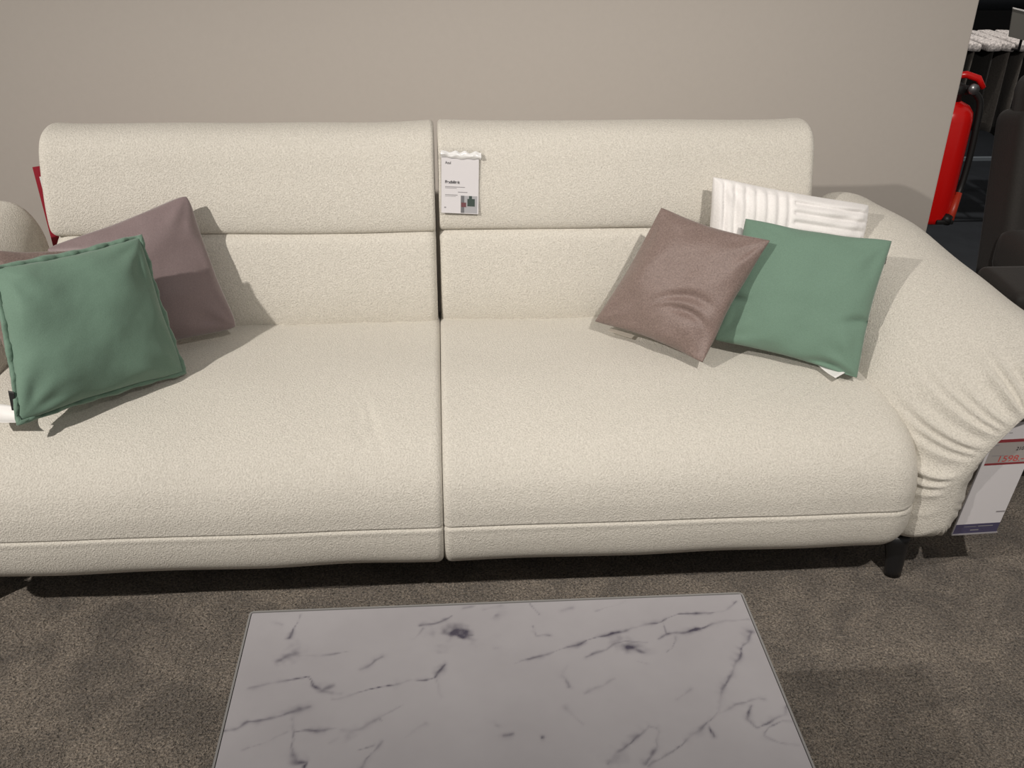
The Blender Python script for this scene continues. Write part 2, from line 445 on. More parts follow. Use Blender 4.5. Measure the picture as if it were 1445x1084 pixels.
# ------------------------------------------------------------------ cushions
def pillow(name, corners, T, material, label, cat='cushion', seed=0, concave=.07, fold=0.5, piping=None, ribs=None, rnd=.012, flat=.5, thing_group=None, N=64, dents=()):
    tl, tr, br, bl = [Vector(c) for c in corners]
    cen = (tl+tr+br+bl)/4
    base = Vector(((bl.x+br.x)/2, (bl.y+br.y)/2, min(bl.z, br.z)))
    root = thing(name, base, label, cat, thing_group)
    nrm = ((tr-tl)+(br-bl)).cross((bl-tl)+(br-tr)).normalized()
    if nrm.y > 0: nrm = -nrm                              # front side faces the camera side of the room
    rng = random.Random(seed)
    off = Vector((seed*3.7, seed*1.3, 0))
    def P(u, v):
        cu, cv = concave, concave
        uu = u*(1-cu*(1-v*v)**1.2*abs(u)**1.5); vv = v*(1-cv*(1-u*u)**1.2*abs(v)**1.5)
        k_ = 1-rnd*(abs(u)*abs(v))**7
        a, c = (uu*k_+1)/2, (vv*k_+1)/2
        return (bl*(1-a)+br*a)*(1-c)+(tl*(1-a)+tr*a)*c
    def thick(u, v):
        return T*(max(0, (1-u*u))**flat)*(max(0, (1-v*v))**flat)
    def disp(u, v, side):
        e = min(1-abs(u), 1-abs(v))
        m = min(1, e*6)
        q = Vector((u*1.6, v*1.6, side*5.0))+off
        d = .010*mnoise.noise(q)*m
        # creases radiating from the corners and along the edges
        for sx in (-1, 1):
            for sy in (-1, 1):
                du, dv = u-sx, v-sy; r = math.hypot(du, dv); an = math.atan2(dv*sy, du*sx)
                d += fold*.0045*math.sin(an*9+seed+sx*2+sy)*math.exp(-((r-.42)/.24)**2)*m
        d += fold*.004*mnoise.noise(Vector((u*3.5, v*3.5, side*2))+off)*m
        for (x, y, ang, ln, wd, am) in dents:
            if side > 0:
                ca, sa = math.cos(ang), math.sin(ang); s = (u-x)*ca+(v-y)*sa; t = -(u-x)*sa+(v-y)*ca
                t += .6*s*s
                d += am*math.exp(-(s/ln)**2-(t/wd)**2)
        return d
    bm = bmesh.new(); G = {}
    def param(i):                                         # denser towards the edges
        s = -1+2*i/N; return math.sin(s*math.pi/2)*.6+s*.4
    for side in (1, -1):
        for i in range(N+1):
            for j in range(N+1):
                edge = i in (0, N) or j in (0, N)
                if edge and side < 0: G[(side, i, j)] = G[(1, i, j)]; continue
                u, v = param(i), param(j); p = P(u, v)
                h = thick(u, v)+(disp(u, v, side) if not edge else 0)
                if ribs and not edge and side > 0: h += ribs(u, v)*min(1, min(1-abs(u), 1-abs(v))*10)
                # wavy seam edge
                p = p + nrm*(.004*math.sin(9*u+seed)*math.sin(7*v+2*seed))*max(abs(u), abs(v))**6
                G[(side, i, j)] = bm.verts.new(p + nrm*h*side)
        for i in range(N):
            for j in range(N):
                q = [G[(side, i, j)], G[(side, i+1, j)], G[(side, i+1, j+1)], G[(side, i, j+1)]]
                try: bm.faces.new(q if side > 0 else q[::-1])
                except ValueError: pass
    obj('cover', bm, material, root)
    if piping:
        bm = bmesh.new(); pts = []
        for k in range(40): pts.append((-1+2*k/40, -1))
        for k in range(40): pts.append((1, -1+2*k/40))
        for k in range(40): pts.append((1-2*k/40, 1))
        for k in range(40): pts.append((-1, 1-2*k/40))
        ring = [P(u, v)+nrm*(.003*math.sin(k*.9)+.002*math.sin(k*2.3)) for k, (u, v) in enumerate(pts)]
        # flat raised flange round the seam
        prev = None; rows = []
        for k, p in enumerate(ring):
            out = (p-cen); out -= nrm*out.dot(nrm); out.normalize()
            wv = piping*(1+.10*math.sin(k*.9)+.10*math.sin(k*.37))
            rows.append([bm.verts.new(p-out*.004+nrm*.0035), bm.verts.new(p+out*wv*.6+nrm*.004), bm.verts.new(p+out*wv), bm.verts.new(p+out*wv*.6-nrm*.004), bm.verts.new(p-out*.004-nrm*.0035)])
        n = len(rows)
        for k in range(n):
            a, c = rows[k], rows[(k+1) % n]
            for j in range(5): bm.faces.new((a[j], a[(j+1) % 5], c[(j+1) % 5], c[j]))
        obj('piping', bm, material, root)
    root_info = dict(root=root, P=P, nrm=nrm)
    return root_info
def sheet(pts, thick_=0.0008, bend=0.0, n=8):
    """Thin quad sheet tl,tr,br,bl (world) with a slight curl and real thickness."""
    tl, tr, br, bl = [Vector(p) for p in pts]
    nm = (tr-tl).cross(bl-tl).normalized(); bm = bmesh.new(); V = {}
    for s in (0, 1):
        for i in range(n+1):
            for j in range(n+1):
                a, c = i/n, j/n; p = (tl*(1-a)+tr*a)*(1-c)+(bl*(1-a)+br*a)*c
                V[(s, i, j)] = bm.verts.new(p+nm*(s*thick_+bend*math.sin(math.pi*c)))
        for i in range(n):
            for j in range(n): bm.faces.new((V[(s, i, j)], V[(s, i+1, j)], V[(s, i+1, j+1)], V[(s, i, j+1)]))
    for i in range(n):
        for j0 in (0, n):
            bm.faces.new((V[(0, i, j0)], V[(0, i+1, j0)], V[(1, i+1, j0)], V[(1, i, j0)]))
            bm.faces.new((V[(0, j0, i)], V[(0, j0, i+1)], V[(1, j0, i+1)], V[(1, j0, i)]))
    return bm

# left group
mf = pillow('throw_cushion', [(-1.024, 1.98, .77), (-.808, 2.09, .714), (-.711, 2.0, .442), (-.912, 1.88, .486)], .045, M['satin'],
       'mauve cushion mostly hidden behind the left green cushion, cut by the left edge', seed=4)
pillow('throw_cushion', [(-.903, 2.13, .704), (-.598, 2.265, .788), (-.505, 2.19, .464), (-.796, 2.05, .455)], .05, M['mauve'],
       'dull mauve velvet cushion leaning on the left backrest, half shaded by the green one', seed=2, concave=.05, rnd=.05)
gl = pillow('throw_cushion', [(-.903, 1.88, .755), (-.662, 2.06, .753), (-.592, 1.98, .458), (-.867, 1.743, .475)], .055, M['green'],
       'sage green cushion with wavy piped edge, foremost at the left end of the sofa', seed=1, piping=.010, concave=.05, flat=.42)
# right group
def ribs_white(u, v):
    if u < -.02: return .009*abs(math.sin((u+1)*math.pi*7.5))
    return .009*abs(math.sin((v+1)*math.pi*6.5))
pillow('throw_cushion', [(.654, 2.255, .817), (1.059, 2.25, .742), (1.012, 2.15, .468), (.646, 2.19, .482)], .05, M['white_plush'],
       'white ribbed plush cushion behind the green one, by the right armrest', seed=5, ribs=ribs_white, N=110, concave=.03, fold=.6, flat=.35)
gr = pillow('throw_cushion', [(.713, 2.15, .748), (1.026, 2.03, .731), (.936, 1.88, .454), (.641, 2.04, .480)], .05, M['green'],
       'sage green cushion with a white care label, leaning on the right armrest', seed=7, concave=.055, flat=.42,
       dents=[(.92, -.22, .1, .22, .05, -.016), (-.9, -.3, .2, .16, .05, -.015), (.62, -.93, -.05, .3, .05, -.016)])
pillow('throw_cushion', [(.519, 2.19, .763), (.748, 2.05, .728), (.591, 1.94, .471), (.37, 2.17, .474)], .055, M['satin'],
       'shiny mauve satin cushion propped diagonally in front of the right green cushion', seed=9, concave=.07,
       dents=[(.35, -.15, .15, .38, .07, -.012), (.5, -.38, -.15, .3, .06, -.012), (.4, -.27, .0, .35, .05, .007)])
# care labels
b = sheet([(.858, 1.940, .466), (.884, 1.952, .474), (.910, 1.893, .464), (.884, 1.880, .458)], bend=.004)
obj('care_label', b, M['white_label'], gr['root'])['label'] = 'white fabric care label'
b = sheet([(.985, 2.010, .700), (1.010, 2.010, .698), (1.008, 2.006, .682), (.985, 2.004, .684)])
obj('brand_tab', b, M['black_rubber'], gr['root'])['label'] = 'small black tab'
b = sheet([(-.884, 1.770, .535), (-.871, 1.765, .535), (-.869, 1.757, .495), (-.882, 1.760, .495)])
obj('brand_tab', b, M['black_rubber'], gl['root'])['label'] = 'small black tab'
b = sheet([(-.96, 1.830, .476), (-.90, 1.805, .480), (-.872, 1.765, .463), (-.935, 1.768, .463)], bend=.012)
obj('care_label', b, M['white_label'], mf['root'])['label'] = 'white fabric care label'
b = sheet([(.405, 2.160, .4535), (.416, 2.172, .4535), (.468, 2.135, .4515), (.458, 2.118, .4515)])
tag(obj('fabric_tag', b, mat('cream_tag', (.62, .57, .50), .5), smooth=False, org=(.43, 2.145, .452)), 'small pale fabric tag lying on the right seat under the mauve satin cushion', 'tag')

# ------------------------------------------------------------------ coffee table
TX0, TX1, TY0, TY1, TZ = -.326, .484, .45, 1.2165, .42
table = thing('coffee_table', ((TX0+TX1)/2, (TY0+TY1)/2, 0), 'low white marble coffee table with grey veins standing on the carpet', 'coffee table')
VEINS = [([(-0.243, 1.204), (-0.246, 1.188), (-0.256, 1.153)], 0.0025, 0.6), ([(-0.286, 1.193), (-0.27, 1.182)], 0.0025, 0.3), ([(-0.262, 1.106), (-0.251, 1.117), (-0.238, 1.121)], 0.0075, 0.8), ([(-0.237, 1.116), (-0.206, 1.113), (-0.183, 1.114), (-0.162, 1.116)], 0.0022, 0.5), ([(-0.139, 1.08), (-0.123, 1.093), (-0.108, 1.104)], 0.0028, 0.4), ([(-0.051, 1.167), (-0.027, 1.173), (-0.0, 1.187)], 0.0034, 0.6), ([(-0.063, 1.14), (-0.045, 1.161)], 0.0025, 0.3), ([(-0.003, 1.144), (0.006, 1.146), (0.017, 1.144)], 0.0131, 1.0), ([(0.017, 1.144), (0.031, 1.143)], 0.0031, 0.5), ([(0.017, 1.205), (0.037, 1.21)], 0.0025, 0.4), ([(0.053, 1.2), (0.079, 1.209)], 0.0037, 0.5), ([(0.068, 1.185), (0.071, 1.185)], 0.005, 0.6), ([(-0.299, 1.053), (-0.27, 1.061), (-0.244, 1.063), (-0.215, 1.068), (-0.208, 1.052), (-0.196, 1.043), (-0.177, 1.051)], 0.0028, 0.6), ([(-0.196, 1.041), (-0.166, 1.035)], 0.0037, 0.6), ([(-0.175, 1.025), (-0.149, 1.028), (-0.123, 1.039), (-0.094, 1.046), (-0.064, 1.05), (-0.028, 1.057), (-0.014, 1.082)], 0.0028, 0.7), ([(-0.087, 1.047), (-0.068, 1.049)], 0.0044, 0.6), ([(-0.028, 1.057), (-0.018, 1.019)], 0.0031, 0.25), ([(-0.324, 0.974), (-0.308, 0.977), (-0.291, 0.988), (-0.267, 0.992), (-0.236, 1.001), (-0.209, 1.009)], 0.0034, 0.7), ([(-0.289, 0.939), (-0.278, 0.944), (-0.252, 0.954), (-0.232, 0.966)], 0.0028, 0.45), ([(-0.23, 0.99), (-0.222, 0.966), (-0.226, 0.942), (-0.216, 0.915), (-0.201, 0.916), (-0.203, 0.904)], 0.0041, 0.45), ([(-0.222, 0.966), (-0.195, 0.968), (-0.166, 0.966), (-0.15, 0.963), (-0.132, 0.968), (-0.107, 0.983), (-0.104, 0.978)], 0.0031, 0.6), ([(-0.155, 0.963), (-0.146, 0.963)], 0.0075, 0.7), ([(-0.107, 0.983), (-0.076, 1.006)], 0.0025, 0.25), ([(-0.071, 0.949), (-0.044, 0.971)], 0.0028, 0.35), ([(-0.177, 0.943), (-0.162, 0.952)], 0.0025, 0.25), ([(-0.135, 0.929), (-0.114, 0.938)], 0.0028, 0.3), ([(0.058, 0.961), (0.061, 0.96)], 0.005, 0.35), ([(0.066, 0.942), (0.081, 0.945)], 0.0028, 0.6), ([(0.066, 1.111), (0.07, 1.111)], 0.0037, 0.4), ([(0.092, 1.078), (0.106, 1.084)], 0.0028, 0.35), ([(0.108, 1.085), (0.122, 1.089), (0.142, 1.094), (0.194, 1.112), (0.249, 1.133), (0.307, 1.149), (0.337, 1.157), (0.36, 1.168), (0.386, 1.172), (0.417, 1.17), (0.437, 1.17)], 0.0027, 0.75), ([(0.437, 1.169), (0.471, 1.195)], 0.0018, 0.35), ([(0.336, 1.154), (0.336, 1.13), (0.322, 1.119)], 0.0024, 0.5), ([(0.336, 1.128), (0.362, 1.128), (0.387, 1.134), (0.415, 1.145), (0.44, 1.149), (0.477, 1.152)], 0.0027, 0.8), ([(0.271, 1.103), (0.277, 1.101)], 0.0101, 1.0), ([(0.277, 1.1), (0.295, 1.088)], 0.006, 0.7), ([(0.235, 1.098), (0.252, 1.109), (0.27, 1.117), (0.3, 1.111)], 0.0024, 0.4), ([(0.275, 1.071), (0.294, 1.066)], 0.0027, 0.5), ([(0.201, 1.086), (0.233, 1.098)], 0.0027, 0.4), ([(0.349, 1.12), (0.341, 1.096), (0.331, 1.088)], 0.0027, 0.35), ([(0.124, 1.215), (0.141, 1.183)], 0.0027, 0.5), ([(0.177, 1.191), (0.193, 1.196)], 0.0027, 0.5), ([(0.232, 1.186), (0.259, 1.194), (0.286, 1.208)], 0.0021, 0.3), ([(0.128, 1.157), (0.132, 1.135), (0.153, 1.133)], 0.0027, 0.4), ([(0.171, 1.07), (0.161, 1.053), (0.169, 1.027)], 0.003, 0.3), ([(0.47, 1.123), (0.472, 1.123)], 0.006, 0.6), ([(0.471, 1.122), (0.447, 1.086), (0.417, 1.038), (0.394, 1.009), (0.379, 0.969), (0.358, 0.947), (0.331, 0.927), (0.302, 0.905), (0.274, 0.888), (0.258, 0.879)], 0.0033, 0.6), ([(0.358, 0.947), (0.36, 0.924)], 0.0024, 0.5), ([(0.378, 0.965), (0.414, 0.979), (0.442, 0.988), (0.451, 0.987)], 0.003, 0.4), ([(0.428, 0.974), (0.415, 0.951), (0.426, 0.935), (0.444, 0.942), (0.474, 0.959), (0.48, 0.971)], 0.003, 0.5), ([(0.431, 0.919), (0.444, 0.934), (0.466, 0.944), (0.482, 0.943)], 0.0024, 0.35), ([(0.431, 0.919), (0.448, 0.907), (0.476, 0.9)], 0.0024, 0.35), ([(0.206, 0.886), (0.218, 0.903), (0.245, 0.921), (0.274, 0.948), (0.284, 0.943), (0.287, 0.936), (0.271, 0.903), (0.256, 0.882)], 0.0033, 0.6), ([(0.21, 0.891), (0.217, 0.897)], 0.0078, 0.6), ([(0.162, 0.986), (0.17, 0.974), (0.179, 0.957)], 0.0027, 0.5), ([(0.118, 0.935), (0.119, 0.935)], 0.0024, 0.6), ([(0.325, 0.993), (0.348, 1.012)], 0.0024, 0.25), ([(0.191, 1.013), (0.24, 1.038)], 0.0024, 0.2)]
def table_top():
    nx, ny = 330, 312
    e = .004
    x0, x1, y0, y1 = TX0+e, TX1-e, TY0+e, TY1-e
    bm = bmesh.new(); lay = bm.verts.layers.float.new('vein')
    rng = random.Random(5); V = list(VEINS)
    for k in range(26):                                    # veins nearer than the photo's lower edge
        x, y, a = rng.uniform(x0, x1), rng.uniform(y0, .86), rng.uniform(.1, .8)
        pts = [(x, y)]
        for j in range(4): a += rng.uniform(-.4, .4); x += .03*math.cos(a); y += .03*math.sin(a); pts.append((x, y))
        V.append((pts, rng.uniform(.002, .004), rng.uniform(.3, .7)))
    segs = []
    for pts, wd, it in V:
        for a, c in zip(pts, pts[1:]):
            segs.append((a[0], a[1], c[0], c[1], wd*.55, it))
    cell = .05; grid = {}
    for s in segs:
        m = max(s[4]*4, .012)
        for gx in range(int((min(s[0], s[2])-m-x0)//cell), int((max(s[0], s[2])+m-x0)//cell)+1):
            for gy in range(int((min(s[1], s[3])-m-y0)//cell), int((max(s[1], s[3])+m-y0)//cell)+1):
                grid.setdefault((gx, gy), []).append(s)
    rows = []
    for j in range(ny+1):
        row = []
        for i in range(nx+1):
            x, y = x0+(x1-x0)*i/nx, y0+(y1-y0)*j/ny
            n1 = mnoise.noise(Vector((x*38, y*38, 0))); n2 = mnoise.noise(Vector((x*38, y*38, 7)))
            n3 = mnoise.noise(Vector((x*110, y*110, 3))); n4 = mnoise.noise(Vector((x*34, y*34, 9))); n5 = mnoise.noise(Vector((x*22, y*22, 5)))
            qx, qy = x+.004*n1+.0015*n3, y+.004*n2+.0015*n4
            val = 0
            for (ax, ay, cx, cy, wd, it) in grid.get((int((x-x0)//cell), int((y-y0)//cell)), ()):
                dx, dy = cx-ax, cy-ay; L2 = dx*dx+dy*dy+1e-12
                t = min(1, max(0, ((qx-ax)*dx+(qy-ay)*dy)/L2))
                d = math.hypot(qx-ax-dx*t, qy-ay-dy*t)
                ww = wd*max(.35, .95+1.5*n4+.6*n3)
                q = it*max(.25, .85+1.6*n5)*(.62*math.exp(-(d/ww)**2)+.34*math.exp(-(d/(ww*2.6))**2))
                if q > val: val = q
            v = bm.verts.new((x, y, TZ)); v[lay] = min(1, val*(1+.3*n3)); row.append(v)
        rows.append(row)
    for a, c in zip(rows, rows[1:]):
        for i in range(nx): bm.faces.new((a[i], a[i+1], c[i+1], c[i]))
    # slab sides and underside
    lo = [bm.verts.new((v.co.x, v.co.y, TZ-.012)) for v in (rows[0][0], rows[0][-1], rows[-1][-1], rows[-1][0])]
    cs = (rows[0][0], rows[0][-1], rows[-1][-1], rows[-1][0])
    for k in range(4): bm.faces.new((cs[k], cs[(k+1) % 4], lo[(k+1) % 4], lo[k]))
    bm.faces.new(lo[::-1])
    return bm
obj('tabletop', table_top(), M['marble'], table, smooth=False)
b = bmesh.new()
def rim(bm, x0, x1, y0, y1, z0, z1, wd, r):
    """rectangular rim with rounded corners"""
    def rr(x0, x1, y0, y1, r):
        o = []
        for cx, cy, a0 in ((x1-r, y1-r, 0), (x0+r, y1-r, 90), (x0+r, y0+r, 180), (x1-r, y0+r, 270)):
            for k in range(7):
                a = math.radians(a0+15*k); o.append((cx+r*math.cos(a), cy+r*math.sin(a)))
        return o
    A = rr(x0, x1, y0, y1, r); Bq = rr(x0+wd, x1-wd, y0+wd, y1-wd, max(r-wd, .001)); n = len(A)
    R = [[bm.verts.new((p[0], p[1], z)) for p in q] for q, z in ((A, z0), (A, z1), (Bq, z1), (Bq, z0))]
    for a in range(4):
        c = R[(a+1) % 4]
        for k in range(n): bm.faces.new((R[a][k], R[a][(k+1) % n], c[(k+1) % n], c[k]))
rim(b, TX0, TX1, TY0, TY1, TZ-.012, TZ+.0012, .003, .008)
obj('edge_trim', b, M['glass_edge'], table, smooth=False)['label'] = 'pale bevelled glass edge'
b = bmesh.new(); rim(b, TX0+.02, TX1-.02, TY0+.02, TY1-.02, TZ-.045, TZ-.012, .025, .004)
obj('frame', b, M['black_metal'], table, smooth=False)
for x in (TX0+.0325, TX1-.0325):
    for y in (TY0+.0325, TY1-.0325):
        b = bmesh.new(); add_box(b, (x-.0125, y-.0125, 0), (x+.0125, y+.0125, TZ-.045), .002)
        obj('leg', b, M['black_metal'], table, smooth=False)

# ------------------------------------------------------------------ printed cards
class Plane:
    """card plane: origin at top left, ex to the right, ey down, n towards the reader; units are metres"""
    def __init__(s, tl, tr, bl):
        s.o = Vector(tl); a = Vector(tr)-s.o; d = Vector(bl)-s.o
        s.w, s.h = a.length, d.length; s.ex = a.normalized(); s.ey = d.normalized(); s.n = d.cross(a).normalized()
    def p(s, x, y, z=0): return s.o+s.ex*x*s.w+s.ey*y*s.h+s.n*z
    def slab(s, bm, x0, y0, x1, y1, z0, z1):
        V = [bm.verts.new(s.p(x, y, z)) for z in (z0, z1) for x, y in ((x0, y0), (x1, y0), (x1, y1), (x0, y1))]
        for q in ((0, 1, 2, 3), (4, 5, 6, 7), (0, 1, 5, 4), (1, 2, 6, 5), (2, 3, 7, 6), (3, 0, 4, 7)): bm.faces.new([V[k] for k in q])
def text_bm(pl, txt, x, y, h, z, width=None, bold=0.0, slant=0.0):
    """text with its baseline at card fraction (x, y), cap height h metres; width in metres squeezes it"""
    cu = bpy.data.curves.new('writing', 'FONT'); cu.body = txt; cu.size = h/.70; cu.offset = bold*h; cu.shear = slant
    o = bpy.data.objects.new('writing', cu); COL.objects.link(o)
    dg = bpy.context.evaluated_depsgraph_get(); dg.update()
    me = bpy.data.meshes.new_from_object(o.evaluated_get(dg))
    bpy.data.objects.remove(o); bpy.data.curves.remove(cu)
    bm = bmesh.new(); bm.from_mesh(me); bpy.data.meshes.remove(me)
    xs = [v.co.x for v in bm.verts]; k = width/(max(xs)-min(xs)) if width else 1
    for v in bm.verts:
        c = v.co.copy(); v.co = pl.p(x, y, z)+pl.ex*(c.x-min(xs))*k-pl.ey*c.y
    return bm
def film_bm(pl, x0, y0, x1, y1, z, amp=0.0, nx=20, ny=20, seed=0):
    bm = bmesh.new(); V = {}
    for j in range(ny+1):
        for i in range(nx+1):
            x, y = x0+(x1-x0)*i/nx, y0+(y1-y0)*j/ny
            d = amp*mnoise.noise(Vector((x*5, y*14, seed)))
            V[i, j] = bm.verts.new(pl.p(x, y, z+d))
    for i in range(nx):
        for j in range(ny): bm.faces.new((V[i, j], V[i+1, j], V[i+1, j+1], V[i, j+1]))
    return bm

# information card hanging on the right backrest, beside the seam
ip = Plane((-0.0027, 2.338, 0.8713), (0.0988, 2.34, 0.8648), (-0.0066, 2.3, 0.7181))
card = thing('information_card', ip.p(.5, 1), 'white information card in a clear sleeve hanging on the right headrest', 'card')
b = bmesh.new(); ip.slab(b, .03, .10, .93, 1.0, 0, .0006); obj('paper', b, M['white_paper'], card, smooth=False)
obj('brand_text', text_bm(ip, 'Azul', .12, .252, .0060, .0009, .014, .03), M['ink'], card, smooth=False)
obj('heading_text', text_bm(ip, 'Flexibiliteit', .12, .545, .0068, .0009, .036, .05), M['ink'], card, smooth=False)
for x0, y0, x1, y1 in ((.12, .592, .60, .603), (.12, .612, .40, .620), (.43, .668, .66, .680), (.12, .715, .42, .727), (.12, .740, .38, .746), (.10, .905, .145, .925)):
    gb = bmesh.new(); ip.slab(gb, x0, y0, x1, y1, .0006, .0008); obj('small_print', gb, M['grey_ink'], card, smooth=False)
ph_ = bmesh.new(); ip.slab(ph_, .50, .725, .90, .99, .0006, .0008); pic = obj('picture', ph_, M['photo_light'], card, smooth=False)
q = bmesh.new(); ip.slab(q, .50, .725, .585, .99, .0008, .0010); obj('printed_column', q, M['photo_grey'], pic, smooth=False, org=root_loc(card))
q = bmesh.new(); ip.slab(q, .51, .83, .63, .90, .0010, .0012); obj('printed_panel', q, M['photo_red'], pic, smooth=False, org=root_loc(card))
q = bmesh.new(); ip.slab(q, .66, .77, .84, .885, .0008, .0012); ip.slab(q, .70, .725, .77, .77, .0008, .0012); obj('printed_panel', q, M['photo_dark'], pic, smooth=False, org=root_loc(card))
obj('sleeve', film_bm(ip, 0, 0, 1, 1.02, .0022, .0006), M['film'], card)
# crumpled mouth of the clear sleeve, coloured white to stand in for glare
def crumple(pl):
    bm = bmesh.new(); nx, ny = 40, 12; V = {}
    for j in range(ny+1):
        for i in range(nx+1):
            x = .01+.97*i/nx; t = j/ny
            top = .065+.06*mnoise.noise(Vector((x*6.5, 2.2, 0)))-.02*abs(math.sin(x*7)); bot = .150+.035*mnoise.noise(Vector((x*5, 9, 0)))+.02*x
            y = top+(bot-top)*t
            z = .003+.009*math.sin(math.pi*t)*(.6+.5*mnoise.noise(Vector((x*6, t*2, 4))))
            V[i, j] = bm.verts.new(pl.p(x, y, z))
    for i in range(nx):
        for j in range(ny): bm.faces.new((V[i, j], V[i+1, j], V[i+1, j+1], V[i, j+1]))
    return bm
obj('sleeve_mouth_glare', crumple(ip), M['film_glare'], card)['label'] = 'crumpled clear plastic with its glare painted white'

# price card at the right arm
pp = Plane((1.178, 1.700, .440), (1.287, 1.702, .442), (1.139, 1.692, .145))
pc = thing('price_card', pp.p(.5, 1), 'long white price card with red price and purple foot hanging from the right armrest', 'price card')
b = bmesh.new(); pp.slab(b, .02, .01, .98, .995, 0, .0008); obj('paper', b, M['white_paper'], pc, smooth=False)
b = bmesh.new(); pp.slab(b, .02, .905, .98, .995, .0008, .0011); band = obj('purple_band', b, M['purple_ink'], pc, smooth=False)
b = bmesh.new(); pp.slab(b, .08, .152, .985, .372, .0008, .0011); lab = obj('price_label', b, M['grey_paper'], pc, smooth=False)
for y0, y1 in ((.152, .178), (.355, .372)):
    b = bmesh.new(); pp.slab(b, .08, y0, .985, y1, .0011, .0013); obj('label_border', b, M['red_ink'], lab, smooth=False, org=root_loc(pc))
o_ = root_loc(pc)
obj('price_text', text_bm(pp, '1598.-', .34, .345, .0155, .0014, .058, .01), M['price_ink'], lab, smooth=False, org=o_)
b = text_bm(pp, '2109,-', .62, .250, .0085, .0014, .030, .02)
obj('old_price_text', b, M['ink'], lab, smooth=False, org=o_)
def print_line(name, x0, y0, x1, y1, z, m_, par):
    b = bmesh.new(); pp.slab(b, x0, y0, x1, y1, z, z+.0002); obj(name, b, m_, par, smooth=False, org=o_)
for q in ((.12, .195, .22, .203), (.16, .288, .42, .294)): print_line('small_print', *q, .0011, M['grey_ink'], lab)
for q in ((.10, .085, .30, .095), (.10, .102, .20, .110), (.33, .095, .40, .101), (.72, .085, .95, .096), (.78, .795, .97, .808)): print_line('small_print', *q, .0008, M['grey_ink'], pc)
for q in ((.52, .925, .84, .931), (.22, .928, .48, .931), (.38, .958, .56, .966)): print_line('band_text', *q, .0011, M['grey_ink'], band)
obj('sleeve', film_bm(pp, 0, -.10, 1, 1.0, .0022, .0008), M['film'], pc)
for q in ((0, 0, .012, 1.0), (0, .99, 1, 1.0)):
    b = bmesh.new(); pp.slab(b, *q, -.001, .003); obj('sleeve_edge', b, M['grey_ink'], pc, smooth=False)

# crimson card behind the left backrest
rp = Plane((-1.096, 2.64, .743), (-.93, 2.64, .768), (-1.089, 2.64, .51))
rc = thing('crimson_card', (-1.01, 2.645, 0), 'crimson card with white print sticking out behind the left backrest', 'card')
b = bmesh.new(); add_tube(b, [(-1.01, 2.645, 0), (-1.01, 2.645, .56)], .004); add_lathe(b, [(.05, 0), (.05, .006), (.01, .010)], (-1.01, 2.645, 0)); obj('stand', b, M['black_metal'], rc)
b = bmesh.new(); rp.slab(b, 0, 0, 1, 1, 0, .0015); obj('card_sheet', b, M['red_card'], rc, smooth=False)
for q in ((.07, .12, .13, .28), (.145, .42, .18, .47), (.155, .58, .19, .64)):
    b = bmesh.new(); rp.slab(b, *q, .0015, .0018); obj('white_print', b, M['white_label'], rc, smooth=False)

# ------------------------------------------------------------------ behind the wall end
fx, fy, fz = 1.668, 3.10, .40
fe = thing('fire_extinguisher', (fx, fy, fz), 'red fire extinguisher with black hose half hidden behind the wall end', 'fire extinguisher')
b = bmesh.new(); add_lathe(b, [(.055, 0), (.066, .006), (.070, .02), (.070, .33), (.066, .352), (.052, .370), (.030, .380), (.022, .384)], (fx, fy, fz), 40)
obj('cylinder', b, M['red_enamel'], fe)
b = bmesh.new(); add_lathe(b, [(.024, .378), (.024, .402), (.030, .405), (.030, .43), (.018, .436)], (fx, fy, fz)); add_tube(b, [(fx, fy, fz+.415), (fx+.055, fy-.01, fz+.415)], .014)
vh = obj('valve', b, M['black_rubber'], fe)
b = bmesh.new(); add_tube(b, [(fx-.03, fy, fz+.455), (fx+.02, fy-.01, fz+.462), (fx+.055, fy-.02, fz+.452), (fx+.075, fy-.025, fz+.425)], [.010, .011, .011, .008])
obj('lever', b, M['red_enamel'], fe)
b = bmesh.new(); add_tube(b, [(fx+.035, fy-.036, fz+.425), (fx+.035, fy-.05, fz+.425)], .016, 18); obj('gauge', b, M['grey_metal'], fe)
b = bmesh.new()
add_tube(b, catmull([(fx+.05, fy-.01, fz+.415), (fx+.082, fy-.012, fz+.38), (fx+.088, fy-.015, fz+.30), (fx+.088, fy-.018, fz+.20), (fx+.080, fy-.025, fz+.12), (fx+.070, fy-.035, fz+.09)], 6), .0105)
obj('hose', b, M['black_rubber'], fe)
b = bmesh.new(); add_tube(b, [(fx+.073, fy-.034, fz+.10), (fx+.058, fy-.05, fz+.05), (fx+.046, fy-.062, fz+.012)], [.010, .013, .015]); obj('nozzle', b, M['orange_plastic'], fe)
b = bmesh.new(); add_tube(b, [(fx+.042, fy-.058, fz+.03), (fx+.03, fy-.07, fz+.012)], .017); add_box(b, (fx+.0, fy-.078, fz+.008), (fx+.055, fy-.05, fz+.022), .003)
obj('nozzle_clip', b, M['black_rubber'], fe)
b = bmesh.new(); add_box(b, (fx-.11, 3.0, fz+.22), (fx-.05, fy-.045, fz+.26)); add_box(b, (fx-.14, 3.0, fz+.15), (fx-.105, 3.01, fz+.33))
obj('wall_bracket', b, M['black_metal'], fe, smooth=False)
fe.scale = (1.06, 1.0, 1.06)

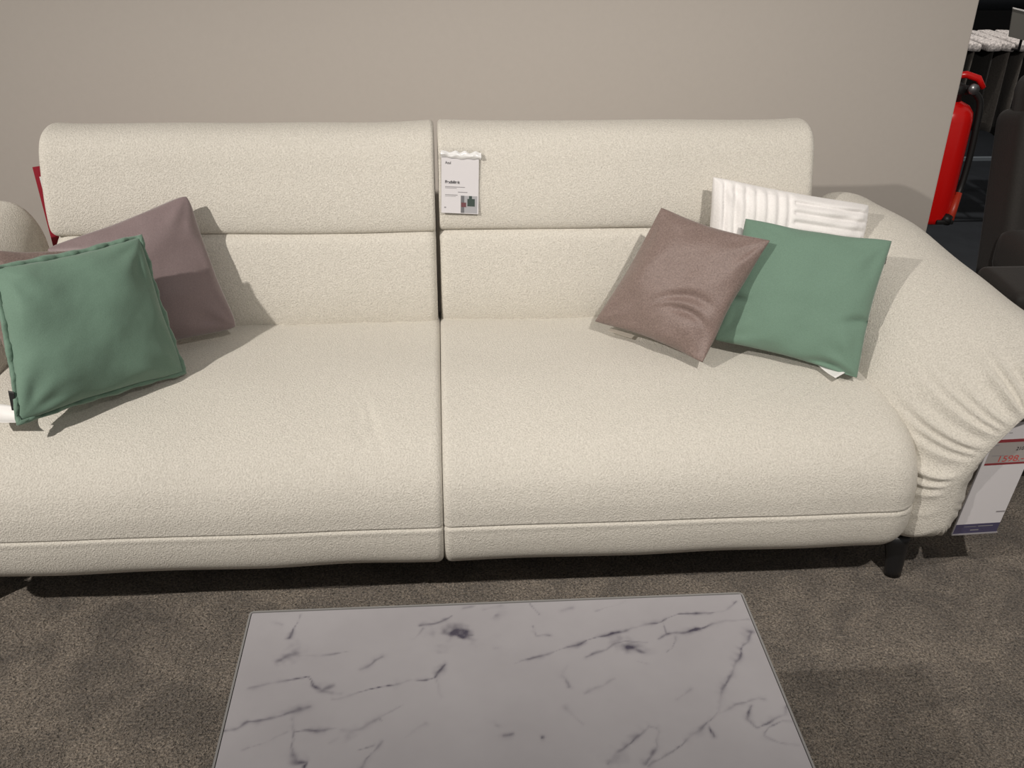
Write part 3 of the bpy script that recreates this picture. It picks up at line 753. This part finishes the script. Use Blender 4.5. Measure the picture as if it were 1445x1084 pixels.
# dark brown armchair beyond the sofa's right arm
ch = thing('armchair', (2.1, 2.75, 0), 'dark brown upholstered armchair standing behind the right armrest', 'armchair')
b = bmesh.new(); add_box(b, (1.80, 2.36, .10), (2.40, 2.9, .33), .05, 4); obj('seat_base', b, M['brown_leather'], ch)
b = bmesh.new(); add_box(b, (1.80, 2.38, .29), (2.40, 2.90, .45), .06, 5); obj('seat_cushion', b, M['brown_leather'], ch)
rot = Matrix.Translation((0, 2.86, .30)) @ Matrix.Rotation(math.radians(-12), 4, 'X') @ Matrix.Translation((0, -2.86, -.30))
b = bmesh.new(); add_box(b, (1.815, 2.82, .16), (2.49, 3.0, .82), .05, 5, rot); bk = obj('backrest', b, M['brown_leather'], ch)
b = bmesh.new(); add_box(b, (1.83, 2.80, .66), (2.47, 2.97, .94), .085, 6, rot); obj('headrest', b, M['brown_leather'], bk, org=root_loc(ch))
for x in (1.61, 2.40):
    b = bmesh.new(); add_box(b, (x, 2.40, .08), (x+.19, 2.64, .42), .035, 5); obj('armrest', b, M['brown_leather'], ch)
b = bmesh.new(); add_box(b, (1.56, 2.08, .03), (2.42, 2.36, .16), .03, 3); obj('footrest', b, M['brown_leather'], ch)
for x, y in ((1.66, 2.14), (2.34, 2.14), (1.70, 2.80), (2.50, 2.80)):
    b = bmesh.new(); add_box(b, (x-.02, y-.02, 0), (x+.02, y+.02, .11), .004); obj('leg', b, M['black_metal'], ch, smooth=False)

# rack of hanging fabric samples in the dark background
RY = 4.35
rack = thing('sample_rack', (2.6, RY, 0), 'dark metal rack carrying the hanging fabric samples in the background', 'rack')
b = bmesh.new()
add_tube(b, [(2.0, RY-.09, .775), (3.4, RY-.09, .775)], .012); obj('rail', b, M['black_metal'], rack)
b = bmesh.new(); add_tube(b, [(2.0, RY+.09, .775), (3.4, RY+.09, .775)], .012); obj('rail', b, M['black_metal'], rack)
for x in (2.0, 3.4):
    for y in (RY-.09, RY+.09):
        b = bmesh.new(); add_box(b, (x-.012, y-.012, 0), (x+.012, y+.012, .78), .002); obj('post', b, M['black_metal'], rack, smooth=False)
b = bmesh.new(); add_box(b, (2.0, RY-.20, .30), (3.4, RY-.185, .318), .002); obj('floor_rail', b, M['plinth_edge'], rack, smooth=False)
b = bmesh.new(); add_box(b, (1.988, RY-.19, .302), (2.012, RY-.08, .316)); obj('rail_bracket', b, M['black_metal'], rack, smooth=False)
b = bmesh.new(); add_box(b, (3.388, RY-.19, .302), (3.412, RY-.08, .316)); obj('rail_bracket', b, M['black_metal'], rack, smooth=False)
rng = random.Random(8)
def swatch(i, x):
    root = thing('fabric_sample', (x, RY, .79), None, 'fabric sample', 'dark fabric samples hanging on the rack')
    root['label'] = 'dark fabric sample with pale top edge hanging on the background rack'
    bm = bmesh.new(); V = {}; n, m = 14, 10; wd = .10; tw = rng.uniform(-.3, .3); ln = rng.uniform(.36, .44); lean = rng.uniform(-.02, .02)
    for s in (0, 1):
        for j in range(m+1):
            for k in range(n+1):
                t = j/m; a = k/n-.5
                xx = x+lean*t+.012*math.sin(a*9+i*1.7)*(.3+t)+a*.05*tw+s*.006; yy = RY+a*.36
                V[s, j, k] = bm.verts.new((xx, yy, .785-ln*t+.01*math.sin(a*5+i)*t))
    for s in (0, 1):
        for j in range(m):
            for k in range(n): bm.faces.new((V[s, j, k], V[s, j, k+1], V[s, j+1, k+1], V[s, j+1, k]))
    for j in range(m):
        for k in (0, n): bm.faces.new((V[0, j, k], V[0, j+1, k], V[1, j+1, k], V[1, j, k]))
    for k in range(n):
        for j in (0, m): bm.faces.new((V[0, j, k], V[0, j, k+1], V[1, j, k+1], V[1, j, k]))
    obj('cloth', bm, M['swatch'] if i % 3 else M['swatch_dark'], root)
    bm = bmesh.new(); add_box(bm, (x-.034, RY-.19, .772), (x+.034, RY+.19, .806), .012, 3, Matrix.Translation((x, RY, .79)) @ Matrix.Rotation(rng.uniform(-.12, .12), 4, 'Y') @ Matrix.Rotation(rng.uniform(-.06, .06), 4, 'Z') @ Matrix.Translation((-x, -RY, -.79)))
    obj('top_edge', bm, M['swatch_edge'], root)
for i in range(13): swatch(i, 2.14+i*.075)
sg = thing('sign_holder', (2.45, RY-.25, .80), 'grey sign board standing upright on the sample rack', 'sign')
sp = Plane((2.372, RY-.25, .955), (2.55, RY-.27, .918), (2.384, RY-.25, .845))
b = bmesh.new(); sp.slab(b, 0, 0, 1, 1, 0, .006); obj('board', b, M['sign_grey'], sg, smooth=False)
b = bmesh.new(); sp.slab(b, 0, -.05, 1, 0, -.002, .008); obj('top_edge', b, M['white_label'], sg, smooth=False)
b = bmesh.new(); add_tube(b, [(2.45, RY-.095, .775), (2.45, RY-.24, .79), (2.45, RY-.243, .88)], .006); obj('arm', b, M['black_metal'], sg)
b = bmesh.new(); add_tube(b, [(2.1, 5.35, .88), (2.12, 5.35, .88), (4.2, 5.35, .88), (4.22, 5.35, .88)], [.07, .10, .10, .07], 28)
roll = thing('carpet_roll_stand', (3.1, 5.35, 0), 'long black roll lying on a stand behind the sample rack', 'roll')
obj('roll', b, mat('black_roll', (.02, .023, .028), .35), roll)
for x in (2.3, 4.0):
    b = bmesh.new(); add_box(b, (x-.03, 5.25, -.005), (x+.03, 5.45, .80), .004); obj('support', b, M['black_metal'], roll, smooth=False)
